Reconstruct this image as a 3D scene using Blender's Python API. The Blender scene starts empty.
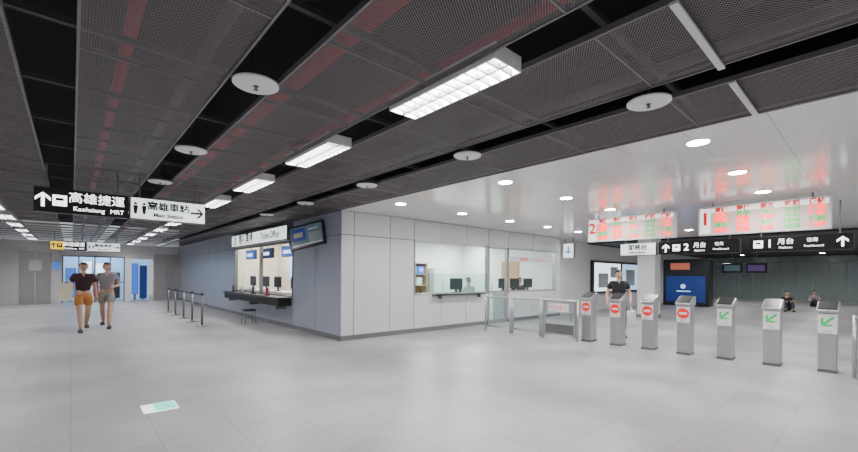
import bpy, bmesh, math, random
from mathutils import Vector, Matrix
random.seed(4)
C = bpy.context.scene.collection
PI = math.pi
F, CX, CY, HC = 400.0, 429.0, 275.0, 1.5
YAW = math.radians(41.75); ROLL = math.radians(0.5)
SN, CS = math.sin(YAW), math.cos(YAW)
def floor_pt(px, py):
    hor = CY + (px-CX)*0.0088
    d = F*HC/(py-hor); u = (px-CX)/F
    return d*(CS*u+SN), d*(CS-SN*u)

# ------------------------------------------------------------------ materials
def mat(name, col, rough=.5, metal=0.0, emit=0.0, ecol=None, var=.06, vscale=6.0, spec=.5):
    m = bpy.data.materials.new(name); m.use_nodes = True
    nt = m.node_tree; b = nt.nodes['Principled BSDF']
    b.inputs['Roughness'].default_value = rough; b.inputs['Metallic'].default_value = metal
    b.inputs['Specular IOR Level'].default_value = spec
    tc = nt.nodes.new('ShaderNodeTexCoord'); nz = nt.nodes.new('ShaderNodeTexNoise')
    nz.inputs['Scale'].default_value = vscale
    mx = nt.nodes.new('ShaderNodeMix'); mx.data_type = 'RGBA'
    mx.inputs[6].default_value = [max(0, c*(1-var)) for c in col]+[1]
    mx.inputs[7].default_value = [min(1, c*(1+var)) for c in col]+[1]
    nt.links.new(tc.outputs['Object'], nz.inputs['Vector'])
    nt.links.new(nz.outputs['Fac'], mx.inputs[0]); nt.links.new(mx.outputs[2], b.inputs['Base Color'])
    if emit:
        b.inputs['Emission Color'].default_value = list(ecol or col)+[1]
        b.inputs['Emission Strength'].default_value = emit
    return m
def glass(name, tint=(.85,.95,.95), gl=.07):
    m = bpy.data.materials.new(name); m.use_nodes = True; nt = m.node_tree; nt.nodes.clear()
    o = nt.nodes.new('ShaderNodeOutputMaterial'); mix = nt.nodes.new('ShaderNodeMixShader')
    t = nt.nodes.new('ShaderNodeBsdfTransparent'); g = nt.nodes.new('ShaderNodeBsdfGlossy')
    t.inputs[0].default_value = list(tint)+[1]; g.inputs['Roughness'].default_value = .03
    mix.inputs[0].default_value = gl
    nt.links.new(t.outputs[0], mix.inputs[1]); nt.links.new(g.outputs[0], mix.inputs[2]); nt.links.new(mix.outputs[0], o.inputs[0])
    return m
def mesh_material():
    m = bpy.data.materials.new('expanded_metal'); m.use_nodes = True; nt = m.node_tree
    b = nt.nodes['Principled BSDF']; o = nt.nodes['Material Output']
    b.inputs['Base Color'].default_value = (.195,.172,.182,1); b.inputs['Roughness'].default_value = .5
    tc = nt.nodes.new('ShaderNodeTexCoord'); s = nt.nodes.new('ShaderNodeSeparateXYZ')
    nt.links.new(tc.outputs['Object'], s.inputs[0])
    def mth(op, a, bb=None):
        n = nt.nodes.new('ShaderNodeMath'); n.operation = op
        for i, v in enumerate((a, bb)):
            if v is None: continue
            if isinstance(v, (int, float)): n.inputs[i].default_value = v
            else: nt.links.new(v, n.inputs[i])
        return n.outputs[0]
    X = mth('MULTIPLY', s.outputs[0], 1/.028); Y = mth('MULTIPLY', s.outputs[1], 1/.017)
    fa = mth('FRACT', mth('ADD', X, Y)); fb = mth('FRACT', mth('SUBTRACT', X, Y))
    solid = mth('MAXIMUM', mth('LESS_THAN', fa, .28), mth('LESS_THAN', fb, .28))
    t = nt.nodes.new('ShaderNodeBsdfTransparent'); mix = nt.nodes.new('ShaderNodeMixShader')
    nt.links.new(solid, mix.inputs[0]); nt.links.new(t.outputs[0], mix.inputs[1]); nt.links.new(b.outputs[0], mix.inputs[2])
    nt.links.new(mix.outputs[0], o.inputs[0])
    return m
def tile_material(name, c1, c2, mort, w, h, ms, rough, speck=.12, off=.5, spec=.5):
    m = bpy.data.materials.new(name); m.use_nodes = True; nt = m.node_tree
    b = nt.nodes['Principled BSDF']; tc = nt.nodes.new('ShaderNodeTexCoord')
    b.inputs['Specular IOR Level'].default_value = spec
    br = nt.nodes.new('ShaderNodeTexBrick')
    br.inputs['Scale'].default_value = 1.0; br.inputs['Brick Width'].default_value = w; br.inputs['Row Height'].default_value = h
    br.inputs['Mortar Size'].default_value = ms; br.offset = off
    br.inputs['Color1'].default_value = list(c1)+[1]; br.inputs['Color2'].default_value = list(c2)+[1]; br.inputs['Mortar'].default_value = list(mort)+[1]
    nt.links.new(tc.outputs['Object'], br.inputs['Vector'])
    nz = nt.nodes.new('ShaderNodeTexNoise'); nz.inputs['Scale'].default_value = 22; nz.inputs['Detail'].default_value = 9; nz.inputs['Roughness'].default_value = .85
    nt.links.new(tc.outputs['Object'], nz.inputs['Vector'])
    n2 = nt.nodes.new('ShaderNodeTexNoise'); n2.inputs['Scale'].default_value = .6; nt.links.new(tc.outputs['Object'], n2.inputs['Vector'])
    ad = nt.nodes.new('ShaderNodeMath'); ad.operation = 'ADD'; nt.links.new(nz.outputs['Fac'], ad.inputs[0]); nt.links.new(n2.outputs['Fac'], ad.inputs[1])
    mr = nt.nodes.new('ShaderNodeMapRange'); mr.inputs['From Min'].default_value = .7; mr.inputs['From Max'].default_value = 1.3
    mr.inputs['To Min'].default_value = 1-speck; mr.inputs['To Max'].default_value = 1+speck
    nt.links.new(ad.outputs[0], mr.inputs['Value'])
    mx = nt.nodes.new('ShaderNodeVectorMath'); mx.operation = 'SCALE'
    nt.links.new(br.outputs['Color'], mx.inputs[0]); nt.links.new(mr.outputs[0], mx.inputs['Scale'])
    nt.links.new(mx.outputs[0], b.inputs['Base Color']); b.inputs['Roughness'].default_value = rough
    return m
M = {}
M['floor'] = tile_material('granite_floor', (.345,.34,.347), (.315,.31,.317), (.235,.235,.238), .6, .6, .005, .36, .38, 0)
M['white_ceiling'] = tile_material('white_ceiling_panels', (.80,.77,.78), (.78,.75,.76), (.48,.47,.48), 1.8, .65, .005, .14, .02, 0, 1.0)
M['mesh'] = mesh_material()
M['frame_grey'] = mat('mesh_frame_grey', (.18,.17,.18), .5, .3)
M['black'] = mat('cavity_black', (.004,.004,.005), .9)
M['strut'] = mat('strut_grey', (.05,.05,.055), .6, .3)
M['red_pipe'] = mat('red_pipe_paint', (.36,.010,.022), .5)
M['duct'] = mat('duct_grey', (.06,.06,.07), .5, .4)
M['panel'] = mat('wall_panel_grey', (.64,.65,.67), .30, .0, vscale=.6, var=.04)
M['panel_shade'] = mat('wall_panel_shade_tint', (.31,.345,.42), .28, .0, vscale=.6, var=.06)  # wall panel copy, darker and bluer: the left wall's shade put into the colour
M['seam'] = mat('seam_dark', (.10,.10,.11), .8)
M['base'] = mat('baseboard_grey', (.16,.16,.17), .5)
M['white'] = mat('white_paint', (.80,.80,.80), .5)
M['office_wall'] = mat('office_wall_paint', (.74,.79,.76), .7)
M['ticket_wall'] = mat('ticket_wall_paint', (.74,.70,.60), .7)
M['steel'] = mat('brushed_steel', (.50,.50,.51), .35, .8)
M['steel_dark'] = mat('dark_steel', (.20,.20,.21), .4, .7)
M['blackp'] = mat('black_plastic', (.012,.012,.014), .35)
M['blackm'] = mat('black_matte', (.01,.01,.012), .6)
M['glass'] = glass('clear_glass', (.94,.97,.97), .05); M['glass_teal'] = glass('teal_glass', (.90,.98,.96), .06)
M['glass_fence'] = glass('fence_glass', (.74,.83,.83), .11); M['glass_green'] = glass('greenish_glass', (.66,.86,.80), .09)
M['frost'] = mat('frosted_panel', (.45,.50,.52), .25)
M['lit'] = mat('lit_white', (1,1,1), .5, emit=3.5, ecol=(1,1,1))
M['litface'] = mat('lit_white_face', (.75,.78,.78), .5, emit=1.35, ecol=(.93,1,1))
M['tube'] = mat('fluorescent_tube', (1,1,1), .5, emit=30, ecol=(1,.98,.95))
M['lamp'] = mat('downlight_glow', (1,1,1), .5, emit=110, ecol=(1,.97,.93))
M['red'] = mat('sign_red', (.75,.015,.015), .4, emit=.4, ecol=(.8,.015,.015))
M['ledred'] = mat('led_red', (.8,.01,.01), .5, emit=4.0, ecol=(1,.008,.008))
M['ledgreen'] = mat('led_green', (.02,.45,.10), .5, emit=.9, ecol=(.005,.60,.10))
M['ledface'] = mat('led_face', (.45,.36,.34), .5, emit=.55, ecol=(1,.72,.68))
M['ledhead'] = mat('led_header', (.75,.7,.68), .5, emit=1.25, ecol=(1,.93,.90))
M['green'] = mat('sign_green', (.02,.5,.12), .4, emit=.3, ecol=(.02,.55,.15))
M['cyan'] = mat('exit_cyan_green', (.05,.6,.5), .4, emit=1.2, ecol=(.05,.8,.62))
M['yellow'] = mat('sign_yellow', (.85,.6,.04), .4, emit=1.2, ecol=(.9,.62,.04))
M['blue'] = mat('poster_blue', (.04,.12,.55), .4, emit=.8, ecol=(.05,.18,.8))
M['navy'] = mat('display_navy', (.012,.03,.14), .35, emit=.20, ecol=(.02,.08,.45))
M['paleblue'] = mat('pale_blue_glow', (.4,.6,.9), .5, emit=1.1, ecol=(.45,.68,1))
M['whiteglow'] = mat('white_blue_glow', (.8,.9,1), .5, emit=2.0, ecol=(.8,.92,1))
M['blueglow'] = mat('blue_corridor_glow', (.3,.48,.8), .5, emit=.8, ecol=(.38,.62,1))
M['teal_screen'] = mat('teal_screen', (.06,.09,.10), .3, emit=.16, ecol=(.25,.42,.48))
M['orange_screen'] = mat('orange_screen', (.4,.10,.05), .3, emit=.45, ecol=(.7,.2,.1))
M['purple_screen'] = mat('purple_screen', (.10,.05,.16), .3, emit=.2, ecol=(.25,.12,.5))
M['lift'] = mat('lift_door_steel', (.50,.48,.47), .30, .65)
M['far_glass'] = mat('far_glass_grey_green', (.22,.27,.27), .2, .1)
M['slat'] = mat('far_slat_grey', (.27,.30,.30), .5)
M['tan'] = mat('tan_paper', (.78,.70,.52), .7)
M['skin'] = mat('skin', (.58,.35,.25), .55); M['hair'] = mat('dark_hair', (.012,.01,.01), .6)
M['c_black'] = mat('cloth_black', (.009,.009,.011), .8); M['c_maroon'] = mat('cloth_black_maroon', (.030,.009,.012), .8); M['c_orange'] = mat('cloth_orange', (.50,.20,.045), .85)
M['c_grey'] = mat('cloth_grey', (.27,.25,.28), .85); M['c_beige'] = mat('cloth_greybeige', (.30,.28,.26), .85)
M['c_white'] = mat('cloth_white', (.7,.72,.75), .85); M['c_navy'] = mat('cloth_navy', (.03,.035,.06), .85)
M['c_red'] = mat('cloth_red', (.45,.04,.05), .8); M['shoe'] = mat('shoe_dark', (.06,.045,.04), .6)
M['eye'] = mat('eye_dark', (.01,.01,.01), .2); M['lip'] = mat('lip', (.36,.13,.11), .5)
M['cream'] = mat('cream_board', (.8,.55,.25), .6, emit=.4)
M['wood'] = mat('office_wood', (.42,.26,.14), .5)

# ------------------------------------------------------------------ mesh helpers
class B:
    def __init__(s): s.bm = bmesh.new()
    def box(s, x0, x1, y0, y1, z0, z1):
        v = [s.bm.verts.new(p) for p in ((x0,y0,z0),(x1,y0,z0),(x1,y1,z0),(x0,y1,z0),(x0,y0,z1),(x1,y0,z1),(x1,y1,z1),(x0,y1,z1))]
        for f in ((0,3,2,1),(4,5,6,7),(0,1,5,4),(1,2,6,5),(2,3,7,6),(3,0,4,7)): s.bm.faces.new([v[i] for i in f])
        return s
    def cyl(s, p0, p1, r0, r1=None, n=16, cap=True):
        r1 = r0 if r1 is None else r1
        p0, p1 = Vector(p0), Vector(p1); d = (p1-p0).normalized()
        a = d.orthogonal().normalized(); b = d.cross(a)
        R0 = [s.bm.verts.new(p0+(a*math.cos(t)+b*math.sin(t))*r0) for t in [2*PI*i/n for i in range(n)]]
        R1 = [s.bm.verts.new(p1+(a*math.cos(t)+b*math.sin(t))*r1) for t in [2*PI*i/n for i in range(n)]]
        for i in range(n): s.bm.faces.new((R0[i], R0[(i+1)%n], R1[(i+1)%n], R1[i]))
        if cap: s.bm.faces.new(R0[::-1]); s.bm.faces.new(R1)
        return s
    def lathe(s, c, prof, n=24):
        rings = []
        for r, z in prof:
            rings.append([s.bm.verts.new((c[0]+r*math.cos(2*PI*i/n), c[1]+r*math.sin(2*PI*i/n), c[2]+z)) for i in range(n)])
        for a, b in zip(rings, rings[1:]):
            for i in range(n): s.bm.faces.new((a[i], a[(i+1)%n], b[(i+1)%n], b[i]))
        s.bm.faces.new(rings[0][::-1]); s.bm.faces.new(rings[-1]); return s
    def ball(s, c, r, fn=None, u=16, v=12):
        g = bmesh.ops.create_uvsphere(s.bm, u_segments=u, v_segments=v, radius=1)
        for w in g['verts']:
            p = w.co.copy()
            if fn: p = fn(p)
            w.co = Vector((c[0]+p.x*r[0], c[1]+p.y*r[1], c[2]+p.z*r[2]))
        return s
    def prism(s, pts, x0, x1):      # polygon in (y,z) extruded along x
        a = [s.bm.verts.new((x0, y, z)) for y, z in pts]; b = [s.bm.verts.new((x1, y, z)) for y, z in pts]
        n = len(pts)
        for i in range(n): s.bm.faces.new((a[i], a[(i+1)%n], b[(i+1)%n], b[i]))
        s.bm.faces.new(a[::-1]); s.bm.faces.new(b); return s
    def face(s, pts):
        s.bm.faces.new([s.bm.verts.new(p) for p in pts]); return s
    def build(s, name, m, parent=None, smooth=False, bevel=0):
        bmesh.ops.recalc_face_normals(s.bm, faces=s.bm.faces[:])
        me = bpy.data.meshes.new(name); s.bm.to_mesh(me); s.bm.free()
        return link(name, me, m, parent, smooth, bevel)
def link(name, me, m, parent=None, smooth=False, bevel=0):
    o = bpy.data.objects.new(name, me); C.objects.link(o); me.materials.clear(); me.materials.append(m)
    if parent: o.parent = parent
    if smooth:
        for p in me.polygons: p.use_smooth = True
    if bevel:
        md = o.modifiers.new('bevel', 'BEVEL'); md.width = bevel; md.segments = 2; md.limit_method = 'ANGLE'
    return o
def thing(name, label, cat, loc=(0,0,0), rz=0, group=None):
    o = bpy.data.objects.new(name, None); C.objects.link(o); o.empty_display_size = .1
    o.location = loc; o.rotation_euler = (0,0,rz); o['label'] = label; o['category'] = cat
    if group: o['group'] = group
    return o
def tag(o, label, cat, group=None):
    o['label'] = label; o['category'] = cat
    if group: o['group'] = group
    return o
def struct(o): o['kind'] = 'structure'; return o
def dup(root, loc, rz=None, label=None):
    def cp(o, par):
        c = o.copy(); C.objects.link(c); c.parent = par
        for ch in [q for q in o.children]: cp(ch, c)
        return c
    r = cp(root, None); r.location = loc
    if rz is not None: r.rotation_euler = (0,0,rz)
    if label: r['label'] = label
    return r
def text(s, size, x, z, y, m, parent, align='CENTER', name='lettering', bold=0):
    cu = bpy.data.curves.new('t', 'FONT'); cu.body = s; cu.size = size; cu.align_x = align; cu.align_y = 'CENTER'
    cu.offset = bold; cu.resolution_u = 2
    o = bpy.data.objects.new('t', cu); C.objects.link(o); bpy.context.view_layer.update()
    me = bpy.data.meshes.new_from_object(o.evaluated_get(bpy.context.evaluated_depsgraph_get()))
    bpy.data.objects.remove(o)
    for v in me.vertices: v.co = Vector((x+v.co.x, y, z+v.co.y))
    return link(name, me, m, parent)
def flat(name, polys, y, m, parent):
    b = B()
    for p in polys: b.face([(q[0], y, q[1]) for q in p])
    me = bpy.data.meshes.new(name); b.bm.to_mesh(me); b.bm.free()
    return link(name, me, m, parent)
def rect(x0, x1, z0, z1): return [(x0,z0),(x1,z0),(x1,z1),(x0,z1)]
def circ(x, z, r, n=20): return [(x+r*math.cos(2*PI*i/n), z+r*math.sin(2*PI*i/n)) for i in range(n)]
def arrow(x, z, s, ang=0):    # up arrow rotated by ang
    ps = [[(-.09,-.5),(.09,-.5),(.09,.22),(-.09,.22)], [(-.09,.22),(-.4,-.08),(-.4,.15),(0,.5),(.4,.15),(.4,-.08),(.09,.22)]]
    c, sn = math.cos(ang), math.sin(ang)
    return [[(x+s*(a*c-b*sn), z+s*(a*sn+b*c)) for a, b in p] for p in ps]
ORD = ['first','second','third','fourth','fifth','sixth','seventh','eighth','ninth','tenth','eleventh','twelfth','thirteenth','fourteenth','fifteenth','sixteenth']
H = 2.94
X0, Y0 = 4.5, 8.0      # booth corner

# ------------------------------------------------------------------ setting
struct(B().box(-7,36,-6,32,-.1,0).build('floor', M['floor']))
bands = [(-6.9,-2.60),(-2.28,-1.44),(-1.12,-.30),(.02,.84),(1.16,2.00),(2.33,3.26),(3.58,4.44)]
for i, (a, b) in enumerate(bands):
    struct(B().face([(a,-4,H),(a,26,H),(b,26,H),(b,-4,H)]).build('ceiling', M['mesh']))
    t = B()
    for x in (a, b): t.box(x-.008, x+.008, -4, 26, H-.010, H+.03)
    y = -3.4
    while y < 26:
        t.box(a, b, y-.007, y+.007, H-.006, H+.02); y += 1.135
    struct(t.build('trim_%d' % (i+1), M['frame_grey']))
t = B().box(2.31,3.28,.69,.73,H-.03,H-.013); t.box(3.56,4.44,.69,.73,H-.03,H-.013)
struct(t.build('trim_8', M['panel']))
struct(B().box(-7,X0,-4,26,3.9,4.0).build('ceiling', M['black']))
struct(B().box(X0-.03,X0,-6,26,H,3.9).build('trim_9', M['black']))
struct(B().box(X0,16.5,-6,13.2,H,H+.08).build('ceiling', M['white_ceiling']))
struct(B().box(16.5,36,-6,13.2,H-.06,H+.04).build('ceiling', M['blackm']))
t = B(); y = -3.4
while y < 26:
    t.box(-6.9, 4.4, y-.02, y+.02, H+.12, H+.16); y += 1.135
struct(t.build('trim_10', M['strut']))
for nm, x, z, r, m in (('red_pipe',1.50,3.25,.075,'red_pipe'),('red_pipe',.35,3.5,.05,'red_pipe'),('red_pipe',2.62,3.5,.05,'red_pipe'),('grey_pipe',.78,3.25,.05,'duct'),('grey_pipe',3.68,3.25,.05,'duct')):
    o = B().cyl((x,-4,z),(x,25.9,z),r,n=14).build(nm, M[m], smooth=True)
    tag(o, {1.50:'dull red pipe seen through the mesh just left of the louvred lights',.35:'dull red pipe seen through the mesh above the hanging metro sign',2.62:'thin red pipe above the mesh right of the louvred lights',.78:'grey conduit pipe above the mesh left of the red pipe',3.68:'grey conduit pipe above the mesh nearest the white ceiling'}[x], 'pipe')

# booth front wall (plane Y=8)
G = .009
def panels(b, cols, z0, z1, axis, p0, p1):
    for a, c in cols:
        if axis == 'x': b.box(a+G, c-G, p0, p1, z0+G, z1-G)
        else: b.box(p0, p1, a+G, c-G, z0+G, z1-G)
XE = 13.8
w = B()
panels(w, [(X0,4.83),(4.83,5.85),(5.85,6.62),(13.44,XE)], .1, 2.4, 'x', Y0, Y0+.08)
panels(w, [(X0,4.83),(4.83,5.85),(5.85,6.62),(6.62,7.6),(7.6,8.6),(8.6,9.58),(9.58,10.59),(10.59,12.0),(12.0,13.44),(13.44,XE)], 2.4, H, 'x', Y0, Y0+.08)
panels(w, [(6.62,7.6),(7.6,8.6),(8.6,9.58),(10.59,12.0),(12.0,13.44)], .1, .98, 'x', Y0, Y0+.08)
struct(w.build('wall_front', M['panel']))
w = B()
for a, b, z0, z1 in ((X0+.02,6.6,0,H),(6.6,9.57,0,.97),(10.6,13.46,0,.97),(6.6,13.46,2.41,H),(13.46,XE-.02,0,H)):
    w.box(a,b,Y0+.02,Y0+.10,z0,z1)
struct(w.build('trim_11', M['seam']))
struct(B().box(X0,9.56,Y0-.012,Y0+.02,0,.1).box(10.61,XE,Y0-.012,Y0+.02,0,.1).build('baseboard_front', M['base']))
# glazed office door
d = B().box(9.59,9.65,Y0-.01,Y0+.09,0,2.4).box(10.52,10.58,Y0-.01,Y0+.09,0,2.4).box(9.59,10.58,Y0-.01,Y0+.09,2.34,2.4).box(9.65,10.52,Y0+.01,Y0+.07,0,.12)
d = struct(d.box(9.65,10.52,Y0+.01,Y0+.07,.96,1.02).build('door_3', M['steel']))
B().face([(9.65,Y0+.04,.12),(10.52,Y0+.04,.12),(10.52,Y0+.04,2.34),(9.65,Y0+.04,2.34)]).build('pane', M['glass_fence'], d)
B().cyl((9.74,Y0-.03,.85),(9.74,Y0-.03,1.25),.014,n=10).build('door_handle', M['steel'], d)
# booth left wall (plane X=4.5)
w = B()
cols = [(Y0,9.25),(9.25,10.62)]
y = 15.85
far = []
while y < 25.9: far.append((y, min(y+1.28, 26))); y += 1.28
panels(w, cols+far, .1, 2.4, 'y', X0, X0+.08)
panels(w, cols+[(10.62,12.3),(12.3,14.1),(14.1,15.85)]+far, 2.4, H, 'y', X0, X0+.08)
panels(w, [(10.62,12.3),(12.3,14.1),(14.1,15.85)], .1, .86, 'y', X0, X0+.08)
struct(w.build('wall_left_booth', M['panel_shade']))
w = B()
for a, b, z0, z1 in ((Y0+.02,10.6,0,H),(10.6,15.87,0,.85),(10.6,15.87,2.41,H),(15.87,26,0,H)): w.box(X0+.02,X0+.10,a,b,z0,z1)
struct(w.build('trim_12', M['seam']))
struct(B().box(X0-.012,X0+.02,Y0,26,0,.1).build('baseboard_left', M['base']))
# booth interior
struct(B().box(6.3,6.36,10.1,16.4,0,H).build('wall_ticket_back', M['ticket_wall']))
w = B().box(X0+.1,6.3,10.1,10.18,0,H); w.box(X0+.1,6.3,16.3,16.38,0,H)
struct(w.build('wall_ticket_side', M['ticket_wall']))
struct(B().box(X0+.09,6.3,10.1,16.38,H,H+.05).build('ceiling', M['white']))
struct(B().box(6.4,XE,13.0,13.1,0,H).build('wall_office_back', M['office_wall']))
struct(B().box(XE-.08,XE,Y0+.1,13.0,0,H).build('wall_office_side', M['office_wall']))
# side wall beyond booth, far wall, end wall
struct(B().box(XE,34,8.3,8.4,0,H).build('wall_side', M['panel']))
struct(B().box(-7,-6.9,6,26,0,H).build('wall_left', M['panel']))
w = B()
for a, b, z0, z1 in ((-7,-1.77,0,H),(-1.77,-.77,2.35,H),(-.77,-.36,0,H),(-.36,2.05,2.3,H),(2.05,2.30,0,H),(2.30,3.26,2.2,H),(3.26,4.5,0,H)): w.box(a,b,26,26.15,z0,z1)
struct(w.build('wall_end', M['white']))
struct(B().box(3.30,3.86,25.97,26.0,.05,2.5).box(3.88,4.45,25.97,26.0,.05,2.5).build('trim_13', M['lift']))
w = B().box(-.36,3.26,27.6,27.7,0,H)
struct(w.build('wall_shop_back', M['blueglow']))  # wall surface itself emits, standing in for a lit corridor
struct(B().box(-.5,3.4,26.15,27.6,H-.3,H-.2).build('ceiling', M['white']))
# lift door
d = struct(B().box(-1.75,-1.28,26.04,26.1,0,2.33).box(-1.265,-.79,26.04,26.1,0,2.33).build('door_1', M['lift']))
f = B().box(-1.80,-1.75,25.97,26.1,0,2.40).box(-.79,-.74,25.97,26.1,0,2.40).box(-1.80,-.74,25.97,26.1,2.33,2.40)
f.build('door_frame', M['steel'], d)
tag(B().box(-1.48,-1.06,25.96,25.99,1.55,2.05).build('notice_board', M['white']), 'white notice fixed to the steel lift door', 'notice')
o = thing('wall_sign', 'small blue sign on the wall between lift door and shop glass', 'sign', (-.56,25.98,1.55))
B().box(-.14,.14,-.01,.015,0,.5).build('plate', M['white'], o); flat('emblem', [rect(-.11,.11,.05,.42)], -.013, M['blue'], o)
# glazed shopfront
wd = B().box(-.36,-.31,26,26.1,0,2.3).box(2.0,2.05,26,26.1,0,2.3).box(-.36,2.05,26,26.1,2.24,2.3)
for x in (.25,.85,1.45): wd.box(x-.025,x+.025,26,26.1,0,2.3)
wd.box(-.36,2.05,26,26.1,.95,1.0)
wd = struct(wd.build('window_3', M['steel_dark']))
B().face([(-.31,26.05,0),(2.0,26.05,0),(2.0,26.05,2.24),(-.31,26.05,2.24)]).build('pane', M['glass_teal'], wd)
for x0,x1,z0,z1,mm,l in ((-.25,.15,.2,1.7,'blue','blue lit poster at left behind the far shop glass'),(.35,.80,.5,2.1,'whiteglow','white lit poster, second from left behind the far shop glass'),(.9,1.4,.9,2.0,'whiteglow','short white lit poster behind the far shop glass'),(1.5,1.95,.1,1.5,'blackm','dark cabinet poster at right behind the far shop glass'),(2.45,2.75,.3,2.0,'blue','tall blue lit poster in the far doorway beside the shop'),(2.8,3.15,.05,1.9,'navy','tall dark navy poster in the far doorway')):
    r = thing('lit_poster', l, 'poster', ((x0+x1)/2,27.3,z0))
    B().box(x0-(x0+x1)/2,x1-(x0+x1)/2,0,.05,0,z1-z0).build('poster_frame', M['steel_dark'], r)
    q=(x1-x0)/2-.03
    flat('poster_face',[rect(-q,q,.03,z1-z0-.03)],-.004,M[mm],r)
    B().box(-.05,.05,.05,.1,-z0,0.02).build('support',M['steel_dark'],r)
# far glass wall
w = B()
for i in range(20): y = i*.72-6; w.box(33.92,34,y-.025,y+.025,0,H)
for z in (.04,2.45): w.box(33.9,34,-6,8.3,z-.04,z+.04)
w4 = struct(w.build('window_4', M['slat']))
B().box(33.96,34.02,-6,8.3,0,H).build('pane', M['far_glass'], w4)
# windows of the booth
def booth_window(n, x0, x1, z0, z1, mull, axis, fm='steel', pm='glass_teal', band=False):
    b = B(); t = .035
    def bx(a, c, e, g):
        if axis == 'x': b.box(a, c, Y0-.015, Y0+.1, e, g)
        else: b.box(X0-.015, X0+.1, a, c, e, g)
    bx(x0, x0+t, z0, z1); bx(x1-t, x1, z0, z1); bx(x0, x1, z0, z0+t); bx(x0, x1, z1-t, z1)
    for m in mull: bx(m-.015, m+.015, z0, z1)
    o = struct(b.build('window_%d' % n, M[fm]))
    if axis == 'x': B().face([(x0,Y0+.05,z0),(x1,Y0+.05,z0),(x1,Y0+.05,z1),(x0,Y0+.05,z1)]).build('pane', M[pm], o)
    else: B().face([(X0+.05,x0,z0),(X0+.05,x1,z0),(X0+.05,x1,z1),(X0+.05,x0,z1)]).build('pane', M[pm], o)
    if band: B().face([(x0,Y0+.03,z0),(x1,Y0+.03,z0),(x1,Y0+.03,z0+.58),(x0,Y0+.03,z0+.58)]).build('lower_pane', M['glass_green'], o)
booth_window(1, 6.62, 9.58, .98, 2.4, [], 'x', band=True)
booth_window(2, 10.59, 13.44, .98, 2.4, [], 'x')
booth_window(5, 10.62, 15.85, .86, 2.4, [13.2], 'y', 'steel_dark', 'glass')
b = thing('window_banner', 'pale pink strip with red letters across the upper right office window', 'banner', (12.0,7.97,2.05))
flat('strip', [rect(-1.35,1.35,-.08,.08)], 0, M['c_white'], b)
text('詢問處', .15, -.6, 0, -.006, M['red'], b); text('Information', .15, .45, 0, -.006, M['red'], b)

# ------------------------------------------------------------------ lights
def area(loc, sx, sy, p, col=(1,.985,.98)):
    l = bpy.data.lights.new('area_lamp', 'AREA'); l.shape = 'RECTANGLE'; l.size = sx; l.size_y = sy; l.energy = p; l.color = col
    o = bpy.data.objects.new('area_lamp', l); C.objects.link(o); o.location = loc; return o
def spot(loc, p):
    l = bpy.data.lights.new('downlight_lamp', 'SPOT'); l.energy = p; l.spot_size = math.radians(160); l.spot_blend = .6; l.shadow_soft_size = .05; l.color = (1,.98,.96)
    o = bpy.data.objects.new('downlight_lamp', l); C.objects.link(o); o.location = loc; return o
FX = thing('louvred_light', 'louvred white ceiling light nearest the camera, longest in view', 'ceiling light', (2.165,2.22,H), 0, 'louvred fluorescent lights')
b = B().box(-.14,.14,-.57,.57,.055,.07)
for s in (-1,1): b.box(s*.14-.006, s*.14+.006, -.57,.57,-.035,.07); b.box(-.14,.14,s*.57-.006,s*.57+.006,-.035,.07)
b.build('housing', M['white'], FX)
for s in (-1,1): B().cyl((s*.07,-.55,.028),(s*.07,.55,.028),.013,n=8).build('fluorescent_tube', M['tube'], FX)
b = B().box(-.007,.007,-.57,.57,-.037,.008)
for i in range(-5,6): b.box(-.135,.135,i*.1-.006,i*.1+.006,-.037,.008)
b.build('louvre', M['frame_grey'], FX)
for k in range(-2, 11):  # negative steps add unseen lights behind the viewpoint as fill
    y = 2.22+2.25*k
    if k: dup(FX, (2.165,y,H), label='louvred white ceiling light, %s from the camera in the row over the ticket queue' % ORD[k] if k>0 else 'unseen louvred fill light added behind the viewpoint')
    area((2.165,y,H+.045), .26, 1.08, 125)
for k in range(0, 11):
    y = 1.5+2.25*k
    dup(FX, (-1.28,y,H), label='louvred white ceiling light, %s along the row at the left edge' % ORD[k])
    area((-1.28,y,H+.045), .26, 1.08, 98)
SP = thing('sprinkler_plate', 'round white sprinkler plate nearest the camera, left of the louvred lights', 'sprinkler', (1.0,3.05,H-.06), 0, 'round ceiling sprinkler plates')
B().lathe((0,0,0), [(.02,-.004),(.150,0),(.160,.006),(.160,.018),(.150,.022),(.03,.024)], 32).build('plate', M['white'], SP, True)
B().lathe((0,0,0), [(.006,-.035),(.018,-.032),(.018,-.029),(.008,-.025),(.010,-.014),(.022,-.004)], 12).build('nozzle', M['steel_dark'], SP, True)
B().cyl((0,0,.02),(0,0,.4),.010,n=8).build('drop_pipe', M['strut'], SP)
for k, y in enumerate((5.19,7.33,9.5,11.6)): dup(SP, (1.0,y,H-.06), label='round white sprinkler plate, %s from the camera in the left plate row' % ORD[k+1])
for k, y in enumerate((1.22,3.18,5.31,7.5,9.6)): dup(SP, (3.42,y,H-.06), label='round white sprinkler plate, %s from the camera in the row beside the white ceiling' % ORD[k])
DL = thing('downlight', 'round white downlight nearest the camera, by the mesh edge', 'downlight', (4.97,1.28,H), 0, 'recessed round downlights')
B().lathe((0,0,0), [(.095,-.004),(.120,-.006),(.130,0),(.130,.004),(.095,.004)], 24).build('trim_ring', M['white'], DL, True)
B().lathe((0,0,0), [(.01,-.009),(.10,-.0085),(.10,-.005),(.01,-.005)], 24).build('lamp_lens', M['lamp'], DL)
for j, x in enumerate((4.97,6.78,8.6,10.4,12.2,14.0)):
    for i, y in enumerate((-1.3,1.28,3.82,6.45)):
        if not (j == 0 and i == 1): dup(DL, (x,y,H), label='round white downlight, %s from the mesh ceiling and %s across toward the office wall' % (ORD[j], ORD[i]))
        spot((x,y,H-.03), 88)
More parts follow.
